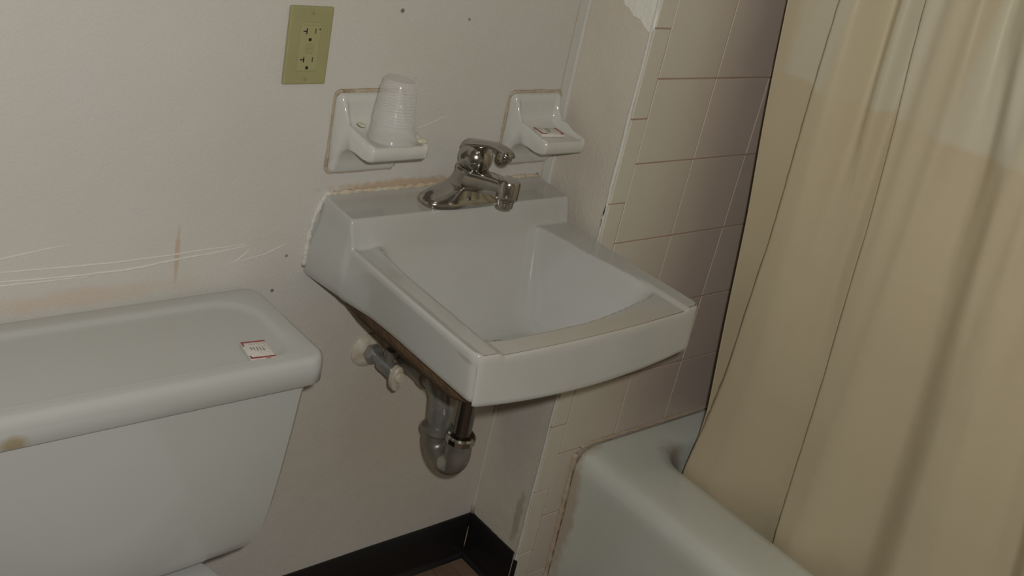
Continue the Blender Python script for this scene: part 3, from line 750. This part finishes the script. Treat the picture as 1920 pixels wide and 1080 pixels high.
# ------------------------------------------------------------------ toilet
def build_toilet():
    CX = -0.860
    root = empty('toilet', (CX, -0.35, 0))
    # tank body: tapering rounded box with crisp front corners
    def sec(z, hw, yf, yb, ch=0.020):
        x0, x1 = CX - hw, CX + hw
        P = []
        # front edge slightly bowed
        n = 14
        for i in range(n + 1):
            t = i / n; x = lerp(x0 + ch, x1 - ch, t)
            P.append((x, yf - 0.006 * (1 - (2 * t - 1) ** 2), z))
        P += [(x1 - ch * 0.45, yf + ch * 0.55, z), (x1, yf + ch * 1.5, z)]
        P += [(x1, lerp(yf, yb, 0.5), z), (x1, yb - 0.012, z), (x1 - 0.012, yb, z), (x0 + 0.012, yb, z), (x0, yb - 0.012, z), (x0, lerp(yf, yb, 0.5), z)]
        P += [(x0, yf + ch * 1.5, z), (x0 + ch * 0.45, yf + ch * 0.55, z)]
        return P
    rings = [sec(0.388, 0.110, -0.165, -0.03), sec(0.389, 0.150, -0.180, -0.022), sec(0.394, 0.194, -0.189, -0.018), sec(0.402, 0.218, -0.193, -0.016), sec(0.415, 0.232, -0.195, -0.015),
             sec(0.435, 0.240, -0.197, -0.015), sec(0.47, 0.247, -0.199, -0.015), sec(0.53, 0.2545, -0.202, -0.015), sec(0.62, 0.2635, -0.206, -0.015), sec(0.7045, 0.270, -0.210, -0.015)]
    obj('tank', loft(rings), M['toilet'], root, True, 38)
    # lid with rounded corners and a faint raised border round the top
    lx, ly, lcx, lcy = 0.2740, 0.1150, CX, -0.1195
    def L_(inset, z, r): return rrect(lcx, lcy, lx - inset, ly - inset, max(r - inset * 0.6, 0.006), z, 8)
    rings = [L_(0.012, 0.7035, 0.028), L_(0.003, 0.7035, 0.028), L_(0.0, 0.7065, 0.028), L_(0.0, 0.732, 0.028), L_(0.0008, 0.739, 0.028), L_(0.003, 0.7445, 0.028), L_(0.0065, 0.7475, 0.028), L_(0.011, 0.7485, 0.028),
             L_(0.026, 0.7490, 0.036), L_(0.032, 0.7488, 0.075), L_(0.035, 0.7478, 0.078), L_(0.040, 0.7450, 0.08), L_(0.044, 0.7440, 0.08), L_(0.052, 0.7438, 0.08), L_(0.09, 0.7438, 0.075)]
    # front border is narrower: slide the inner panel forward
    for k in (9, 10, 11, 12, 13, 14):
        rings[k] = [(x, y - (0.014 if y < lcy else 0.0), z) for x, y, z in rings[k]]
    obj('tank_lid', loft(rings), M['toilet'], root, True, 70)
    # bowl and pedestal
    def egg(z, hx, y0, y1, n=40):
        P = []
        cy = (y0 + y1) / 2; hy = (y0 - y1) / 2
        for k in range(n):
            a = 2 * math.pi * k / n; s = math.sin(a)
            P.append((CX + hx * math.cos(a) * (1.0 if s > 0 else 1 - 0.10 * s * s), cy + hy * math.copysign(abs(s) ** (0.7 if s > 0 else 1.0), s), z))
        return P
    rings = [egg(0.0, 0.115, -0.12, -0.52), egg(0.03, 0.108, -0.12, -0.51), egg(0.16, 0.10, -0.10, -0.50), egg(0.26, 0.135, -0.06, -0.60), egg(0.33, 0.158, -0.045, -0.69), egg(0.363, 0.166, -0.04, -0.715), egg(0.374, 0.160, -0.045, -0.71)]
    obj('bowl', loft(rings), M['toilet'], root, True, 60)
    obj('tank_gasket', lathe((CX, -0.10, 0.370), (0, 0, 1), [(0, 0.055), (0.019, 0.055)], 28), M['black'], root, True, 40)
    rings = [egg(0.375, 0.180, -0.235, -0.715), egg(0.379, 0.185, -0.25, -0.72), egg(0.391, 0.185, -0.25, -0.72), egg(0.395, 0.18, -0.235, -0.715)]
    obj('seat', loft(rings), M['toilet'], root, True, 60)
    rings = [egg(0.396, 0.180, -0.252, -0.715), egg(0.400, 0.184, -0.248, -0.719), egg(0.410, 0.182, -0.25, -0.717), egg(0.417, 0.16, -0.27, -0.69)]
    obj('seat_lid', loft(rings), M['toilet'], root, True, 60)
    adopt(root)
    tag(root, 'white porcelain toilet with a lidded tank against the back wall', 'toilet')
build_toilet()

# ------------------------------------------------------------------ bathtub
def build_tub():
    x0, x1, y0, y1 = 0.088, XR - 0.012, -D - 0.003, YN + 0.002
    ZT = 0.354
    root = empty('bathtub', ((x0 + x1) / 2, (y0 + y1) / 2, 0))
    ix0, ix1, iy0, iy1 = 0.256, x1 - 0.06, -0.232, y1 + 0.10
    icx, icy, ihx, ihy = (ix0 + ix1) / 2, (iy0 + iy1) / 2, (ix1 - ix0) / 2, (iy0 - iy1) / 2
    ocx, ocy, ohx, ohy = (x0 + x1) / 2, (y0 + y1) / 2, (x1 - x0) / 2, (y0 - y1) / 2
    S = 12
    def O(inset, z, r): return rrect(ocx, ocy, ohx - inset, ohy - inset * 0.15, r, z, S)
    def I(inset, z, r): return rrect(icx, icy, ihx - inset, ihy - inset, r, z, S)
    rings = [O(0.012, 0.0, 0.008), O(0.010, 0.05, 0.008), O(0.006, 0.20, 0.010), O(0.001, 0.300, 0.012), O(0.000, 0.318, 0.014), O(0.0025, 0.331, 0.016), O(0.008, 0.342, 0.018), O(0.017, 0.350, 0.02), O(0.030, ZT, 0.024),
             O(0.055, ZT + 0.0005, 0.03), I(-0.030, ZT - 0.001, 0.085), I(-0.012, ZT - 0.004, 0.08), I(-0.003, ZT - 0.010, 0.075), I(0.002, ZT - 0.020, 0.075), I(0.010, ZT - 0.06, 0.08), I(0.03, 0.18, 0.09), I(0.055, 0.09, 0.10), I(0.085, 0.055, 0.10), I(0.14, 0.045, 0.08)]
    obj('tub_shell', loft(rings), M['tub'], root, True, 70)
    # upturned caulked ledge along the tiled wall and down the apron
    pts = [(0.100 + i * 0.012, -D - 0.003, 0.3585 - 0.004 * (i < 2) + random.uniform(-0.0008, 0.0008)) for i in range(50)]
    obj('ledge_caulk', tube(pts, [0.0040 + random.uniform(-0.0012, 0.0014) for _ in pts], 10), M['tub_caulk'], root, True)
    pts = [(0.089 + 0.010 * (1 - min(1, i / 30)), -D - 0.003, 0.003 + i * 0.010) for i in range(35)]
    obj('apron_caulk', tube(pts, [0.0055 + random.uniform(-0.002, 0.002) for _ in pts], 10), M['tub_caulk'], root, True)
    adopt(root)
    tag(root, 'enamelled white bathtub with a wide rolled rim along the tiled wall', 'bathtub')
build_tub()

# ------------------------------------------------------------------ shower curtain
def build_curtain():
    root = empty('shower_curtain', (0.25, -0.9, 0.21))
    def base(z): return interp([(0.20, 0.338), (0.30, 0.323), (0.36, 0.314), (0.6, 0.292), (0.9, 0.268), (1.3, 0.240), (1.95, 0.200)], z)
    # each fold: far edge of the crest, depth, far flank, flat crest, near flank - all against height
    folds = [
        ([(0.2, -0.296), (0.35, -0.302), (0.45, -0.318), (0.62, -0.340), (0.9, -0.352), (1.32, -0.352), (1.95, -0.35)],
         [(0.2, 0.050), (1.3, 0.048), (1.95, 0.03)], [(0.2, 0.009), (1.3, 0.009)], [(0.3, 0.060), (0.9, 0.035), (1.3, 0.028)], [(0.3, 0.130), (0.7, 0.120), (1.1, 0.060), (1.35, 0.040)]),
        ([(0.6, -0.448), (1.35, -0.446), (1.95, -0.43)], [(0.55, 0.0), (0.9, 0.008), (1.1, 0.016), (1.3, 0.021)], [(0.5, 0.030), (1.3, 0.026)], [(0.5, 0.006)], [(0.5, 0.024)]),
        ([(0.2, -0.538), (0.35, -0.535), (0.53, -0.532), (0.73, -0.528), (0.98, -0.518), (1.17, -0.506), (1.35, -0.488), (1.95, -0.47)],
         [(0.2, 0.050), (0.5, 0.046), (0.9, 0.038), (1.3, 0.032)], [(0.2, 0.012), (1.3, 0.012)], [(0.35, 0.030), (0.8, 0.045), (1.3, 0.085)], [(0.35, 0.130), (0.8, 0.110), (1.15, 0.055), (1.35, 0.030)]),
        ([(0.2, -0.790), (0.66, -0.755), (0.9, -0.728), (1.14, -0.700), (1.35, -0.650), (1.95, -0.62)],
         [(0.2, 0.042), (0.6, 0.038), (1.35, 0.030)], [(0.2, 0.085), (0.7, 0.075), (1.35, 0.040)], [(0.2, 0.05), (1.3, 0.025)], [(0.2, 0.11), (1.3, 0.06)]),
        ([(0.2, -0.99), (0.6, -0.955), (1.1, -0.87), (1.35, -0.765), (1.95, -0.74)], [(0.2, 0.045), (1.95, 0.03)], [(0.2, 0.04)], [(0.2, 0.03)], [(0.2, 0.11), (1.35, 0.07)]),
        ([(0.2, -1.22), (0.6, -1.19), (1.1, -1.10), (1.95, -0.95)], [(0.2, 0.042), (1.95, 0.03)], [(0.2, 0.03)], [(0.2, 0.03)], [(0.2, 0.12)]),
        ([(0.2, -1.44), (1.95, -1.25)], [(0.2, 0.04), (1.95, 0.03)], [(0.2, 0.03)], [(0.2, 0.03)], [(0.2, 0.12)])]
    def yedge(z): return interp([(0.10, -0.268), (0.36, -0.280), (0.47, -0.286), (0.9, -0.258), (1.29, -0.224), (1.95, -0.19)], z)
    def rowX(z):
        F = [[interp(t, z) for t in f] for f in folds]; b0 = base(z); top = sstep(0.6, 1.35, z)
        def X(y):
            x = b0
            for c, d, fa, pl, ne in F:
                t = c - y
                k = (1 - sstep(0, fa, -t)) if t < 0 else (1.0 if t < pl else 1 - sstep(0, ne, t - pl))
                x -= d * k
            x -= 0.0022 * top * math.sin(y * 150 + 1.3 * math.sin(z * 2.2)) * sstep(-0.36, -0.42, y)
            x -= 0.0020 * math.sin(y * 43 + z * 4 + 0.8) + 0.0011 * math.sin(z * 15 + y * 9)
            return x
        return X
    NZ, NY = 90, 560
    rows = []
    for i in range(NZ + 1):
        z = 0.21 + (1.93 - 0.21) * i / NZ
        ye = yedge(z); yl = -1.66
        X = rowX(z)
        rows.append([(X(lerp(ye, yl, j / NY)), lerp(ye, yl, j / NY), z) for j in range(NY + 1)])
    bm = bmesh.new(); grid(bm, rows)
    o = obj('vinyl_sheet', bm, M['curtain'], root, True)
    so = o.modifiers.new('thickness', 'SOLIDIFY'); so.thickness = 0.0012; so.offset = 0
    # hem down the free edge
    pts = [(rowX(z)(yedge(z)), yedge(z), z) for z in [0.21 + 1.72 * i / 60 for i in range(61)]]
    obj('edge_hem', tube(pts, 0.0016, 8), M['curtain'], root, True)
    for k in range(12):
        y = -0.22 - k * 0.128
        ring = [Vector((0.205 + 0.024 * math.cos(a), y, 1.945 + 0.030 * math.sin(a))) for a in [2 * math.pi * q / 20 for q in range(21)]]
        obj('curtain_ring', tube(ring, 0.002, 8), M['chrome'], root, True)
    adopt(root)
    tag(root, 'cream vinyl shower curtain hanging in folds inside the bathtub rim', 'curtain')
build_curtain()
rod = obj('curtain_rod', tube([(0.205, -D + 0.002, 1.952), (0.205, YN, 1.952)], 0.0127, 24), M['chrome'], None, True, 40)
tag(rod, 'chrome rod above the tub that carries the shower curtain', 'rod')

# unseen lamp fitting above the frame, added to go with the fill light
def build_lamp():
    root = empty('added_ceiling_lamp', (-0.95, -0.95, H))
    obj('lamp_base', lathe((-0.95, -0.95, H), (0, 0, -1), [(0, 0.075), (0.02, 0.075), (0.03, 0.055), (0.035, 0.02)], 32), M['ceiling'], root, True, 40)
    adopt(root)
    tag(root, 'unseen round ceiling lamp holder added for the fill light', 'lamp')
build_lamp()
